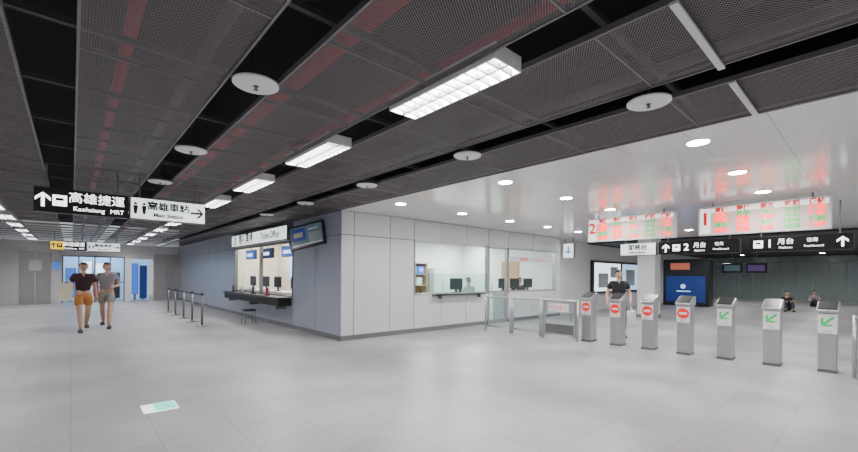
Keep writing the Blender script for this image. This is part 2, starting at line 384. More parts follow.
for j, x in enumerate((18.5,22.5,26.5,30.5)):
    for i, y in enumerate((-1.5,2.0,5.5)):
        dup(DL, (x,y,H-.06), label='round downlight in the dark far ceiling, row %s, %s across' % (ORD[j], ORD[i]))
        spot((x,y,H-.1), 130)
cs = thing('ceiling_speaker', 'round grey speaker grille in the white ceiling between downlights', 'speaker', (5.85,1.30,H))
B().lathe((0,0,0), [(.01,-.006),(.09,-.006),(.11,-.004),(.115,.004)], 24).build('grille', M['panel'], cs, True)
B().lathe((0,0,0), [(.11,-.008),(.125,-.008),(.13,.002),(.11,.002)], 24).build('trim_ring', M['white'], cs, True)
# office ceiling lights
OL = thing('office_light', 'flat white office ceiling light seen through the left office window', 'ceiling light', (8.6,10.0,H), 0, 'office ceiling lights')
B().box(-.6,.6,-.16,.16,-.04,.0).build('housing', M['white'], OL)
B().box(-.57,.57,-.13,.13,-.05,-.04).build('diffuser', M['lit'], OL)
for k,(x,y) in enumerate(((8.6,10.0),(11.2,10.0),(9.9,11.8),(12.6,11.8))):
    if k: dup(OL,(x,y,H),label='flat white office ceiling light, %s counted inside the office' % ORD[k])
    area((x,y,H-.06),1.1,.25,105,(.97,1,.97))
for k,y in enumerate((11.4,13.2,15.0)):
    dup(OL,(5.4,y,H),PI/2,label='flat white ceiling light inside the ticket counter, %s from the hall corner' % ORD[k]); area((5.4,y,H-.06),.25,1.1,72,(1,.93,.84))
area((1.0,26.9,2.6),2.0,.6,40,(.65,.82,1))  # bluish lamp added to light the shop recess, no fixture modelled

# ------------------------------------------------------------------ hanging signs
def hang_sign(label, x, y, z0, w, h, rz, facem, hm='blackp', rods=True, group=None, name='hanging_sign'):
    r = thing(name, label, 'sign', (x,y,z0), rz, group)
    B().box(-w/2,w/2,-.06,.06,0,h).build('housing', M[hm], r, bevel=.006)
    flat('face', [rect(-w/2+.012,w/2-.012,.012,h-.012)], -.063, M[facem], r)
    if rods:
        for s in (-1,1): B().cyl((s*w*.38,0,h),(s*w*.38,0,H-z0+.02),.012,n=8).build('hanger_rod', M['steel_dark'], r)
    return r
W_ = M['lit']; K_ = M['blackm']
def train(x, z, s): return [rect(x-s/2,x+s/2,z-s/2,z+s/2)], [rect(x-.28*s,x+.28*s,z-.02*s,z+.25*s), [(x-.3*s,z-.4*s),(x-.22*s,z-.4*s),(x-.12*s,z-.25*s),(x-.2*s,z-.25*s)], [(x+.3*s,z-.4*s),(x+.22*s,z-.4*s),(x+.12*s,z-.25*s),(x+.2*s,z-.25*s)]]
def people_icon(x, z, s):
    out = []
    for dx in (-.28,.28):
        out += [circ(x+dx*s,z+.36*s,.1*s,12), [(x+dx*s-.16*s,z+.22*s),(x+dx*s+.16*s,z+.22*s),(x+dx*s+.08*s,z-.45*s),(x+dx*s-.08*s,z-.45*s)]]
    return out
def mrt_sign(x, y, tagn, yellow):
    r = hang_sign('black hanging sign with white metro lettering, '+tagn, x, y, 2.30, 1.0, .33, 0, 'blackm')
    if yellow: flat('yellow_band', [rect(-.49,-.12,.02,.31)], -.065, M['yellow'], r)
    ink = K_ if yellow else W_
    flat('arrow', arrow(-.41,.165,.19), -.067, ink, r)
    a, k = train(-.245,.165,.145); flat('pictogram', a, -.067, ink, r); flat('pictogram', k, -.070, M['yellow'] if yellow else K_, r)
    text('高雄捷運', .155, .15, .215, -.067, W_, r); text('Kaohsiung', .082, .06, .07, -.067, W_, r); text('MRT', .082, .37, .07, -.067, W_, r)
    r2 = hang_sign('white lit hanging sign with right arrow, '+tagn, x+1.02, y, 2.30, 1.0, .33, 0, 'litface', 'steel_dark')
    flat('pictogram', people_icon(-.38,.165,.19), -.067, K_, r2)
    text('高雄車站', .14, -.01, .21, -.067, K_, r2, bold=.004); text('Main Station', .08, -.01, .08, -.067, K_, r2, bold=.003)
    flat('arrow', arrow(.38,.165,.19,-PI/2), -.067, K_, r2)
mrt_sign(.115, 7.45, 'nearest the camera', False)
mrt_sign(-.10, 20.0, 'far down the hall', True)
# platform signs behind gates (facing -X)
RX = -PI/2
r = hang_sign('black hanging platform 2 sign over the red no-entry gates', 10.5, 2.70, 2.03, 1.56, .30, RX, 'blackm')
w = 1.56
flat('arrow', arrow(-w/2+.16,.15,.19), -.067, W_, r)
a, k = train(-w/2+.38,.15,.15); flat('pictogram', a, -.067, W_, r); flat('pictogram', k, -.07, K_, r)
text('2', .22, -w/2+.58, .15, -.067, W_, r, bold=.003)
text('月台', .125, -w/2+.84, .185, -.067, W_, r); text('Platform', .058, -w/2+.84, .07, -.067, W_, r)
text('往北', .08, .42, .2, -.067, W_, r); text('Northbound', .056, .45, .09, -.067, W_, r)
r = hang_sign('black hanging platform 1 sign over the green-arrow gates', 10.5, 1.02, 2.03, 1.48, .30, RX, 'blackm')
a, k = train(-.60,.15,.15); flat('pictogram', a, -.067, W_, r); flat('pictogram', k, -.07, K_, r)
text('1', .22, -.42, .15, -.067, W_, r, bold=.003)
text('月台', .125, -.18, .185, -.067, W_, r); text('Platform', .058, -.18, .07, -.067, W_, r)
text('往南', .08, .20, .2, -.067, W_, r); text('Southbound', .056, .22, .09, -.067, W_, r)
flat('arrow', arrow(.60,.15,.19), -.067, W_, r)
r = hang_sign('short white lit hanging sign left of the platform 2 sign', 10.5, 3.95, 2.03, .84, .30, RX, 'litface', 'steel_dark')
text('服務台', .15, 0, .19, -.067, K_, r, bold=.004); text('Information', .085, 0, .07, -.067, K_, r, bold=.003)
r = hang_sign('small white lit box sign projecting past the office wall end', 13.95, 7.72, 2.18, .42, .55, RX, 'litface', 'steel_dark')
flat('arrow', arrow(0,.3,.3,PI), -.067, M['blue'], r)
# LED timetable boards
def board(label, yc, num, rows):
    r = thing('timetable_board', label, 'display board', (9.3,yc,2.32), RX, 'LED timetable boards')
    W, h = 1.86, .54
    B().box(-W/2,W/2,-.07,.07,0,h).build('housing', M['white'], r, bevel=.006)
    flat('face', [rect(-W/2+.03,W/2-.03,.03,h-.03)], -.073, M['ledface'], r)
    flat('header_strip', [rect(-.72,W/2-.03,.42,h-.03)], -.074, M['ledhead'], r)
    flat('number_cell', [rect(-W/2+.03,-.72,.03,h-.03)], -.074, M['ledhead'], r)
    g = [rect(-.72,W/2-.03,z-.003,z+.003) for z in (.125,.225,.325,.42)]+[rect(x-.004,x+.004,.03,.51) for x in (-.72,-.40,-.05,.28,.62)]
    flat('grid_lines', g, -.0755, M['white'], r)
    text(num, .34, -.815, .30, -.077, M['red'], r, bold=.010)
    for s in (-1,1): B().cyl((s*.7,0,h),(s*.7,0,H-2.32+.02),.015,n=8).build('hanger_rod', M['steel_dark'], r)
    xs = (-.56,-.225,.115,.45,.76)
    zs = (.465,.372,.275,.177,.078)
    for ri, row in enumerate(rows):
        for ci, (s, mm) in enumerate(row):
            text(s, .098, xs[ci], zs[ri], -.078, M[mm], r, name='led_text', bold=.004)
rows = lambda d1, d2: [[('車種','red'),('開往','red'),('車次','red'),('時刻','red'),('備註','red')],
    [('自強','ledred'),(d1,'ledgreen'),('121','ledgreen'),('16:20','ledgreen'),('準點','ledred')],
    [('區間','ledred'),(d2,'ledred'),('3187','ledred'),('16:31','ledgreen'),('準點','ledred')],
    [('莒光','ledgreen'),(d1,'ledred'),('511','ledgreen'),('16:45','ledgreen'),('準點','ledgreen')],
    [('區間','ledred'),(d2,'ledred'),('3193','ledred'),('16:58','ledgreen'),('準點','ledred')]]
board('red and green timetable board left, over the no-entry gates, number 2', 3.70, '2', rows('臺北','嘉義'))
board('red and green timetable board right, over the green-arrow gates, number 1', 1.43, '1', rows('潮州','屏東'))

# ------------------------------------------------------------------ ticket gates
def make_gate(label, red):
    r = thing('ticket_gate', label, 'ticket gate', (0,0,0), RX, 'row of ticket gates')
    B().box(-.115,.115,-.15,.15,0,.04).build('plinth', M['steel_dark'], r)
    B().box(-.112,.112,-.145,.145,.04,.97).build('body', M['steel'], r, bevel=.012)
    B().prism([(-.19,.955),(.17,.955),(.17,1.12),(.10,1.13),(-.19,1.00)], -.130, .130).build('head', M['steel'], r, bevel=.01)
    B().prism([(-.175,1.012),(.085,1.128),(.085,1.136),(-.175,1.020)], -.11, .11).build('card_reader', M['blackp'], r)
    B().box(-.1,.1,-.1475,-.144,.12,.56).build('service_door', M['steel'], r, bevel=.002)
    p = B().box(-.112,.112,-.156,-.145,.62,.93).build('sign_panel', M['white'], r, bevel=.003)
    if red:
        flat('no_entry_disc', [circ(0,.80,.102,28)], -.158, M['red'], p); flat('no_entry_bar', [rect(-.068,.068,.778,.822)], -.1595, M['white'], p)
        text('禁入', .05, 0, .658, -.158, M['red'], p)
    else:
        flat('arrow_mark', arrow(0,.815,.20,math.radians(135)), -.158, M['green'], p)
        text('入口', .055, 0, .66, -.158, M['green'], p)
    B().box(-.1305,-.1295,-.12,.1,.975,.99).build('status_light', M['ledgreen' if not red else 'red'], r)
    return r
gl = [(587,341,1,'red no-entry ticket gate next to the low fence door'),(616,345,1,'red no-entry ticket gate, second from the fence door'),
      (648,349,1,'red no-entry ticket gate, third from the fence door'),(684,354,1,'red no-entry ticket gate beside the green-arrow gates'),
      (725,359,0,'green-arrow ticket gate beside the red no-entry gates'),(772,365,0,'green-arrow ticket gate, middle one of the three'),(828,372,0,'green-arrow ticket gate nearest the camera')]
gr = make_gate('', True); gg = make_gate('', False); used = {1:0, 0:0}
for px, py, red, l in gl:
    x, y = floor_pt(px, py+.5); x += .12
    src = gr if red else gg
    if not used[red]: o = src; used[red] = 1
    else: o = dup(src, (0,0,0))
    o.location = (x,y,0); o['label'] = l
# fences
def fence_panel(label, y0, y1, x, kind):
    r = thing('barrier_fence', label, 'fence', (x,y0,0), 0, None)
    L = y1-y0
    for q in (.0, L):
        b = B().cyl((0,q,.0),(0,q,.95),.026,n=14); b.lathe((0,q,0),[(.035,0),(.035,.012),(.03,.02)],14)
        b.build('post', M['steel'], r, True)
    m = M['steel']
    h = .03 if kind else .024
    B().cyl((0,.0,.92),(0,L,.92),h,n=10).build('top_rail', m, r, True)
    B().cyl((0,.0,.12),(0,L,.12),.02,n=10).build('bottom_rail', m, r, True)
    B().face([(0,.03,.13),(0,L-.03,.13),(0,L-.03,.90),(0,.03,.90)]).build('glass_panel', M['glass_fence'], r)
    if kind:
        for q in (.06,L-.06): B().box(-.022,.022,q-.025,q+.025,.08,.92).build('door_stile', m, r)
        B().box(-.012,.012,.08,L-.08,.13,.36).build('kick_plate', M['steel_dark'], r)
        B().cyl((-.05,.14,.45),(-.05,.14,.62),.012,n=8).build('handle', M['steel_dark'], r)
    return r
fence_panel('glass barrier panel with steel rails nearest the office wall', 6.41, 7.25, 8.60, 0)
fence_panel('glass barrier panel with steel rails, middle of the low fence', 5.51, 6.34, 8.60, 0)
fence_panel('steel framed glass fence door beside the first red gate', 4.54, 5.44, 8.60, 1)
n = thing('notice_plate', 'white notice plate with red writing on the fence door', 'notice', (8.565,5.0,.66), RX)
B().box(-.26,.26,-.004,.004,0,.19).build('plate', M['white'], n)
text('禁止進入', .115, 0, .095, -.006, M['red'], n)
fence_panel('glass barrier panel at the right edge past the last green gate', -.55, .22, 8.75, 1)

# ------------------------------------------------------------------ ticket counter
cs = thing('counter_shelf', 'long black shelf below the ticket counter window', 'counter', (X0,13.25,.78))
B().box(-.40,-.013,-2.6,2.6,.02,.08).build('shelf_top', M['blackp'], cs, bevel=.008)
B().box(-.36,-.013,-2.55,2.55,-.16,.02).build('apron', M['blackm'], cs)
for y in (-2.2,0,2.2): B().box(-.3,-.013,y-.02,y+.02,-.26,-.16).build('bracket', M['steel_dark'], cs)
sg = thing('counter_sign', 'long white lit sign box over the ticket counter window', 'sign', (X0-.1,13.1,2.42), RX)
B().box(-2.5,2.5,-.08,.085,0,.42).build('housing', M['steel_dark'], sg, bevel=.008)
flat('face', [rect(-2.47,2.47,.03,.39)], -.083, M['litface'], sg)
flat('pictogram', [circ(-2.1,.21,.15)], -.087, K_, sg); flat('pictogram', [rect(-2.16,-2.04,.12,.3)], -.089, M['litface'], sg)
text('售補票處', .36, -.95, .21, -.087, K_, sg, bold=.008); text('Ticket Office', .28, 1.2, .21, -.087, K_, sg, bold=.006)
tv = thing('wall_television', 'dark-framed flat screen tilted out from the wall beside the counter sign', 'television', (4.20,9.1,2.42), 0)
tv.rotation_euler = (math.radians(-13), math.radians(-13), math.radians(-48))
B().box(-.45,.45,-.03,.03,-.30,.30).build('casing', M['blackp'], tv, bevel=.008)
flat('screen', [rect(-.40,.40,-.25,.25)], -.032, M['teal_screen'], tv)
flat('screen_picture', [rect(-.37,-.02,-.10,.20)], -.034, M['navy'], tv); flat('screen_picture', [rect(.05,.37,-.2,.05)], -.034, M['frost'], tv)
flat('screen_picture', [rect(-.37,.37,-.24,-.20)], -.034, M['white'], tv); flat('screen_picture', [rect(.05,.3,.12,.16)], -.034, M['white'], tv); flat('screen_picture', [rect(-.33,-.1,-.02,.1)], -.036, M['tan'], tv)
B().cyl((.0,.03,0),(.1,.22,0.04),.025,n=10).build('bracket', M['steel_dark'], tv)
MON = thing('monitor', 'black ticket counter monitor nearest the hall corner', 'monitor', (4.85,11.3,.95), 0, 'ticket counter monitors')
B().box(-.02,.02,-.26,.26,.12,.46).build('screen_case', M['blackp'], MON, bevel=.006)
B().box(-.012,.03,-.04,.04,.02,.2).build('stand', M['blackp'], MON)
B().box(-.09,.09,-.12,.12,0,.02).build('foot', M['blackp'], MON, bevel=.004)
for k,y in enumerate((12.6,13.6,14.9)): dup(MON,(4.85,y,.95),label='black ticket counter monitor, %s from the hall corner' % ORD[k+1])
dk = thing('service_desk', 'white desk running inside the ticket counter window', 'desk', (4.95,13.2,0))
B().box(-.33,.3,-2.5,2.5,.90,.95).build('desk_top', M['white'], dk); B().box(-.25,.25,-2.4,2.4,0,.90).build('desk_front', M['panel'], dk)
for k,(y,w_,h_,mm,l) in enumerate(((11.2,.9,1.2,'cream','warm cream notice board on the counter back wall, right'),(12.9,1.1,.8,'blue','blue notice board on the counter back wall'),(14.6,1.0,1.0,'paleblue','pale blue notice board on the counter back wall, left'))):
    o = thing('notice_board', l, 'notice', (6.28,y,1.25), RX); B().box(-w_/2,w_/2,-.02,.02,0,h_).build('board_frame', M['steel'], o)
    flat('board_face',[rect(-w_/2+.03,w_/2-.03,.03,h_-.03)],-.023,M[mm],o)
for k,(y,z,mm,l) in enumerate(((11.5,2.0,'blue','blue lit screen hanging in the ticket window, near the hall corner'),(13.2,2.0,'navy','dark navy screen hanging in the middle of the ticket window'),(14.8,2.0,'blue','blue lit screen hanging at the left of the ticket window'))):
    o = thing('hanging_screen', l, 'screen', (4.75,y,z), RX); B().box(-.5,.5,-.03,.03,0,.32).build('casing', M['blackp'], o, bevel=.005)
    flat('picture',[rect(-.47,.47,.03,.29)],-.033,M[mm],o); flat('picture_print',[rect(-.35,.2,.1,.2)],-.036,M['whiteglow'],o)
    B().cyl((0,0,.32),(0,0,H-z),.015,n=8).build('hanger_rod',M['steel_dark'],o)
for k,(y,mm,l) in enumerate(((11.9,'c_red','small red card stand on the black counter shelf'),(13.1,'blackp','black card machine on the counter shelf, middle'),(14.2,'c_white','white leaflet holder on the black counter shelf'),(15.2,'blackp','black card machine at the left of the counter shelf'))):
    o = thing('counter_display', l, 'display stand', (4.27,y,.86)); B().box(-.06,.06,-.09,.09,0,.02).build('foot', M['blackp'], o)
    B().prism([(-.08,.02),(.08,.02),(.08,.22),(-.08,.22)],-.012,.012).build('face_plate', M[mm], o, bevel=.003)
st = thing('stool', 'small dark stool in front of the ticket counter', 'stool', (3.95,12.5,0))
B().box(-.16,.16,-.16,.16,.38,.43).build('seat', M['blackp'], st, bevel=.015)
for a in (-1,1):
    for c in (-1,1): B().cyl((a*.16,c*.16,0),(a*.12,c*.12,.38),.014,n=8).build('leg', M['steel_dark'], st)
B().box(-.14,.14,-.006,.006,.16,.18).build('stretcher', M['steel_dark'], st)
# queue posts
def post(label, y, L):
    r = thing('queue_post', label, 'barrier post', (2.75,y,0), 0, 'belt barrier posts')
    B().lathe((0,0,0),[(.16,0),(.16,.012),(.05,.03),(.03,.035)],24).build('base', M['steel_dark'], r, True)
    B().cyl((0,0,.03),(0,0,.88),.028,n=16).build('pole', M['steel_dark'], r, True)
    B().lathe((0,0,.86),[(.028,0),(.036,.01),(.036,.07),(.02,.08)],16).build('head', M['blackp'], r, True)
    if L: B().box(-.002,.002,.036,L-.036,.86,.91).build('belt', M['blackp'], r)
ys = [12.7,13.95,15.2,16.6,18.0]
for i, y in enumerate(ys): post('dark belt barrier post, %s from the camera in the ticket queue' % ORD[i], y, (ys[i+1]-y) if i < 4 else 0)
# floor sign
fs = thing('floor_sign', 'small white and cyan-green glowing exit marker set in the floor', 'floor sign', (.74,5.32,0), 0)
B().box(-.16,.16,-.16,.16,.0,.006).build('plate', M['litface'], fs)
b = B(); b.face([(x,y,.0075) for x,y in [(-.05,-.14),(.14,-.14),(.14,.14),(-.05,.14)]]); b.build('exit_panel', M['cyan'], fs)
b = B(); b.face([(x,y,.0085) for x,y in [(-.01,-.025),(.05,-.025),(.05,-.08),(.12,0),(.05,.08),(.05,.025),(-.01,.025)]])
b.build('exit_arrow', M['white'], fs)

# ------------------------------------------------------------------ office furniture
dk = thing('office_counter', 'pale counter inside the left office window', 'counter', (8.1,8.5,0))
B().box(-1.45,1.45,-.35,.3,.90,.95).build('top', M['white'], dk); B().box(-1.4,1.4,-.3,.25,0,.90).build('front', M['panel'], dk)
dk = thing('office_counter', 'pale counter inside the right office window', 'counter', (12.05,8.5,0))
B().box(-1.35,1.4,-.35,.3,.90,.95).build('top', M['white'], dk); B().box(-1.3,1.35,-.3,.25,0,.90).build('front', M['panel'], dk)
for k,x in enumerate((11.05,11.7,12.5)): dup(MON,(x,8.55,.95),PI/2,label='black monitor on the right office counter, %s from its left end' % ORD[k])['group']='office monitors'
o = dup(MON,(8.75,8.55,.95),PI/2,label='black monitor on the left office counter beside the office worker'); o['group']='office monitors'
lg = thing('window_ledge', 'long thin black ledge under the left office window', 'ledge', (8.3,Y0,.945))
B().box(-1.05,1.05,-.16,-.015,0,.035).build('ledge_top', M['blackp'], lg, bevel=.006)
for s in (-1,1): B().box(s*.8-.02,s*.8+.02,-.12,-.015,-.09,0).build('bracket', M['steel_dark'], lg)
cab = thing('filing_cabinet','grey metal cabinet against the office back wall','cabinet',(11.9,12.7,0))
B().box(-.5,.5,-.25,.25,0,1.8).build('body',M['panel'],cab,bevel=.005)
for s in (-1,1):
    d_=B().box(.02*s if s>0 else -.49,.49 if s>0 else -.02,-.27,-.25,.05,1.75).build('door',M['white'],cab)
    B().cyl((s*.06,-.285,.9),(s*.06,-.285,1.05),.01,n=8).build('handle',M['steel'],d_)
sh_ = thing('bookshelf','wooden shelf unit against the office back wall, left of the cabinet','shelf',(10.35,12.75,0))
B().box(-.75,-.71,-.22,.22,0,2.0).box(.71,.75,-.22,.22,0,2.0).box(-.71,.71,.2,.22,0,2.0).build('carcass',M['wood'],sh_)
for z in (.05,.55,1.05,1.5,1.96): B().box(-.71,.71,-.22,.2,z,z+.03).build('shelf_board',M['wood'],sh_)
for k,(x,z,mm) in enumerate(((-.5,1.08,'blue'),(-.1,1.08,'c_red'),(.35,1.08,'c_white'),(-.45,1.53,'cream'),(.05,1.53,'c_grey'),(.45,1.53,'blue'))):
    o = thing('binder_box', 'binder box on the wooden office shelf, %s counted from lower left' % ORD[k], 'box', (10.35+x,12.72,z))
    B().box(-.15,.15,-.14,.14,0,.32).build('box_body',M[mm],o,bevel=.004); flat('spine_label',[rect(-.06,.06,.12,.24)],-.142,M['white'],o)
d2 = struct(B().box(13.695,13.72,9.8,10.7,0,2.1).build('door_2',M['wood']))
nb = thing('notice_board','whiteboard with papers on the office back wall','notice',(8.9,12.97,1.2))
B().box(-.7,.7,-.03,.0,0,.95).build('board_frame',M['steel'],nb); flat('board_face',[rect(-.66,.66,.04,.91)],-.033,M['white'],nb)
for x,z,mm in ((-.4,.3,'cream'),(0,.45,'paleblue'),(.4,.28,'c_red')): flat('paper',[rect(x-.12,x+.12,z,z+.3)],-.036,M[mm],nb)
def office_chair(label, x, y):
    ch = thing('office_chair',label,'chair',(x,y,0))
    B().box(-.24,.24,-.24,.24,.46,.54).build('seat',M['blackm'],ch,bevel=.03)
    B().box(-.22,.22,.2,.26,.6,1.05).build('backrest',M['blackm'],ch,bevel=.02)
    B().cyl((0,0,.06),(0,0,.46),.03).build('column',M['steel'],ch)
    b=B()
    for i in range(5): b.cyl((0,0,.08),(.28*math.cos(i*1.2566),.28*math.sin(i*1.2566),.03),.02,n=8)
    b.build('base',M['blackp'],ch)
office_chair('black office chair under the white-shirted office worker',10.15,9.35)
office_chair('black office chair under the dark-shirted worker at the right office window',13.0,9.25)

# ------------------------------------------------------------------ far area
lb = thing('poster_lightbox', 'large framed bright poster lightbox on the side wall behind the gates', 'lightbox', (19.7,8.27,.75))
B().box(-2.9,2.9,-.08,.03,0,1.45).build('frame', M['blackp'], lb, bevel=.01)
flat('poster', [rect(-2.75,-.1,.1,1.35)], -.084, M['whiteglow'], lb); flat('poster', [rect(.1,2.75,.1,1.35)], -.084, M['paleblue'], lb)
for q in (rect(-2.4,-1.4,.25,.9), rect(-1.2,-.4,.7,1.2), rect(.5,1.6,.3,1.1)): flat('poster_print', [q], -.088, M['frost'], lb)
for s in (-1,1): B().box(s*2.5-.05,s*2.5+.05,-.02,.03,-.75,0).build('leg', M['steel_dark'], lb)
cl = thing('column', 'square pale column behind the gates beside the lightbox', 'column', (16.0,5.65,0))
B().box(-.3,.3,-.3,.3,0,H).build('shaft', M['panel'], cl, bevel=.02); B().box(-.32,.32,-.32,.32,0,.12).build('skirting', M['base'], cl)
kk = thing('kiosk', 'black kiosk with navy lit panel and orange screen, far behind gates', 'kiosk', (24,6.7,0), RX)
B().box(-1.05,1.05,0,.8,0,2.45).build('body', M['blackp'], kk, bevel=.02)
flat('blue_panel', [rect(-.9,.9,.2,1.55)], -.004, M['navy'], kk)
flat('panel_emblem', [circ(-.1,1.02,.12)], -.008, M['paleblue'], kk)
flat('panel_print', [rect(-.40,.25,.74,.79)], -.008, M['paleblue'], kk)
flat('screen', [rect(-.7,.2,1.9,2.25)], -.004, M['orange_screen'], kk)
for y,mm,l in ((5.1,'teal_screen','hanging screen with dim teal picture right of the black kiosk'),(4.1,'purple_screen','hanging screen with purple picture, right of the teal screen')):
    o = thing('hanging_screen', l, 'screen', (26,y,1.75), RX)
    B().box(-.42,.42,-.04,.04,0,.5).build('casing', M['blackp'], o, bevel=.01); flat('picture',[rect(-.34,.34,.1,.4)],-.043,M[mm],o)
    B().cyl((0,0,.5),(0,0,H-.06-1.75),.02,n=8).build('hanger_rod',M['steel_dark'],o)

# ------------------------------------------------------------------ people
def skin_bm(verts, edges, root=0, lvl=1, flatten=False):
    bm = bmesh.new(); ly = bm.verts.layers.skin.verify()
    vs = []
    for i, (p, r) in enumerate(verts):
        v = bm.verts.new(p); v[ly].radius = (r, r); v[ly].use_root = (i == root); vs.append(v)
    for a, b in edges: bm.edges.new((vs[a], vs[b]))
    me = bpy.data.meshes.new('s'); bm.to_mesh(me); bm.free()
    o = bpy.data.objects.new('s', me); C.objects.link(o)
    o.modifiers.new('s','SKIN').use_smooth_shade = True
    sd = o.modifiers.new('d','SUBSURF'); sd.levels = lvl; sd.render_levels = lvl
    bpy.context.view_layer.update()
    m2 = bpy.data.meshes.new_from_object(o.evaluated_get(bpy.context.evaluated_depsgraph_get()))
    bpy.data.objects.remove(o)
    b = B(); b.bm.from_mesh(m2)
    if flatten:
        for v in b.bm.verts:
            if abs(v.co.y) < .18: v.co.y *= .80
    return b
def person(label, loc, rz, pose, shirt, shorts, leg_len=.8, hgt=1.72, pz=.95, hair_long=False, shoe='shoe', wide=1.0):
    r = thing('person', label, 'person', loc, rz); s = hgt/1.72; r.scale = (s*wide,s*wide,s)
    dz = pz-.95
    V = lambda x,y,z: Vector((x,y,z+dz))
    sh = {-1:V(-.165,0,1.385), 1:V(.165,0,1.385)}; hp = {-1:V(-.09,0,.90), 1:V(.09,0,.90)}
    el = {k:Vector(pose['el'][k])+Vector((0,0,dz)) for k in (-1,1)}; wr = {k:Vector(pose['wr'][k])+Vector((0,0,dz)) for k in (-1,1)}
    kn = {k:Vector(pose['kn'][k]) for k in (-1,1)}; an = {k:Vector(pose['an'][k]) for k in (-1,1)}
    v = [(V(0,0,.95),.115),(V(0,0,1.08),.10),(V(0,0,1.27),.11),(V(0,0,1.43),.055),(V(0,-.01,1.53),.05)]
    e = [(0,1),(1,2),(2,3),(3,4)]
    for k in (-1,1):
        n = len(v); v += [(sh[k],.050),(el[k],.041),(wr[k],.028)]; e += [(2,n),(n,n+1),(n+1,n+2)]
        n = len(v); v += [(hp[k],.082),(kn[k],.055),(kn[k].lerp(an[k],.35),.056),(an[k],.036)]; e += [(0,n),(n,n+1),(n+1,n+2),(n+2,n+3)]
    b = skin_bm(v, e, 0, 1)
    hc = V(0,-.02,1.605)
    def hd(p):
        q = p.copy()
        if q.z < 0: q.x *= 1+.28*q.z; q.y *= 1+.12*q.z
        if q.y < -.7: q.y = -.7-(abs(q.y)-.7)*.6
        return q
    b.ball(hc, (.076,.096,.116), hd, 20, 16)
    b.cyl(hc+Vector((0,-.080,.015)), hc+Vector((0,-.107,-.022)), .008, .015, 8)
    for k in (-1,1): b.ball(hc+Vector((k*.077,.01,-.005)), (.012,.022,.032), None, 8, 6)
    for k in (-1,1):    # hands
        d = (wr[k]-el[k]).normalized()
        side = d.cross(Vector((k*1.0,.25,.15))).normalized(); nrm = side.cross(d).normalized()
        if nrm.x*k > 0: nrm = -nrm
        for j in (-1.0,-.33,.33,1.0):
            b.cyl(wr[k]+side*j*.014, wr[k]+d*.085+side*j*.028, .017, .014, 8)
        for j, L in ((-1.0,.058),(-.33,.075),(.33,.08),(1.0,.07)):
            p0 = wr[k]+d*.08+side*j*.028; p1 = p0+d*L*.55+nrm*.008; p2 = p1+d*L*.4+nrm*.022
            b.cyl(p0,p1,.0095,.0085,7); b.cyl(p1,p2,.0085,.007,7)
        p0 = wr[k]+d*.03+side*.03; p1 = p0+d*.035+side*.028+nrm*.01; p2 = p1+d*.035+nrm*.012
        b.cyl(p0,p1,.012,.010,7); b.cyl(p1,p2,.010,.008,7)
    b.build('body', M['skin'], r, True)
    for k in (-1,1): B().ball(hc+Vector((k*.030,-.084,.012)),(.011,.006,.006),None,8,6).build('eye', M['eye'], r, True)
    B().ball(hc+Vector((0,-.086,-.052)),(.022,.006,.007),None,8,6).build('mouth', M['lip'], r, True)
    def hr(p):
        q = p.copy()
        if q.y < -.1 and q.z < .42: q.z = max(q.z, .42)
        if q.z < -.35 and not hair_long: q.z = -.35
        return q
    B().ball(hc+Vector((0,.012,.012)),(.085,.098,.118),hr,20,16).build('hair', M['hair'], r, True)
    v = [(V(0,0,.93),.148),(V(0,0,1.10),.142),(V(0,0,1.27),.155),(V(0,0,1.42),.075)]; e = [(0,1),(1,2),(2,3)]
    for k in (-1,1):
        n = len(v); v += [(sh[k]+Vector((0,0,.005)),.068),(sh[k].lerp(el[k],.62),.064)]; e += [(2,n),(n,n+1)]
    skin_bm(v, e, 0, 1, True).build('shirt', M[shirt], r, True)
    v = [(V(0,0,1.0),.135),(V(0,0,.92),.14)]; e = [(0,1)]
    for k in (-1,1):
        n = len(v)
        if leg_len <= 1: v += [(hp[k]-Vector((0,0,.03)) if pz>.8 else hp[k],.10),(hp[k].lerp(kn[k],leg_len),.086)]; e += [(1,n),(n,n+1)]
        else: v += [(hp[k],.10),(kn[k],.075),(kn[k].lerp(an[k],.92),.062)]; e += [(1,n),(n,n+1),(n+1,n+2)]
    skin_bm(v, e, 0, 1, False).build('shorts' if leg_len<=1 else 'trousers', M[shorts], r, True)
    def sf(p):
        q = p.copy()
        if q.z < -.55: q.z = -.55
        return q
    for k in (-1,1):
        a = an[k]; B().ball((a.x+k*.012, a.y-.06, a.z-.045),(.048,.135,.062),sf,14,10).build('shoe', M[shoe], r, True)
    return r
walk = {'el':{-1:(-.24,.06,1.12),1:(.22,.10,1.11)}, 'wr':{-1:(-.22,-.19,1.12),1:(.24,.06,.86)}, 'kn':{-1:(-.08,-.18,.49),1:(.08,-.04,.48)}, 'an':{-1:(-.07,-.26,.08),1:(.08,.26,.13)}}
xa, ya = floor_pt(83.5,331.0)
person('person in dark t-shirt and orange shorts walking with a pale tan bag', (xa,ya,0), .10, walk, 'c_maroon', 'c_orange', .70, 1.74, wide=1.1)
bg = thing('shopping_bag', 'pale tan paper bag carried by the walker in orange shorts', 'bag', (xa-.31,ya-.30,.80))
B().prism([(-.07,0),(.07,0),(.08,.42),(-.08,.42)],-.13,.11).build('bag_body', M['tan'], bg, bevel=.01)
b = B()
for s in (-1,1):
    pts=[Vector((-.08,s*.06,.42)),Vector((-.05,s*.04,.50)),Vector((.05,s*.04,.50)),Vector((.07,s*.06,.42))]
    for p,q in zip(pts,pts[1:]): b.cyl(p,q,.006,n=6)
b.build('handle', M['tan'], bg)
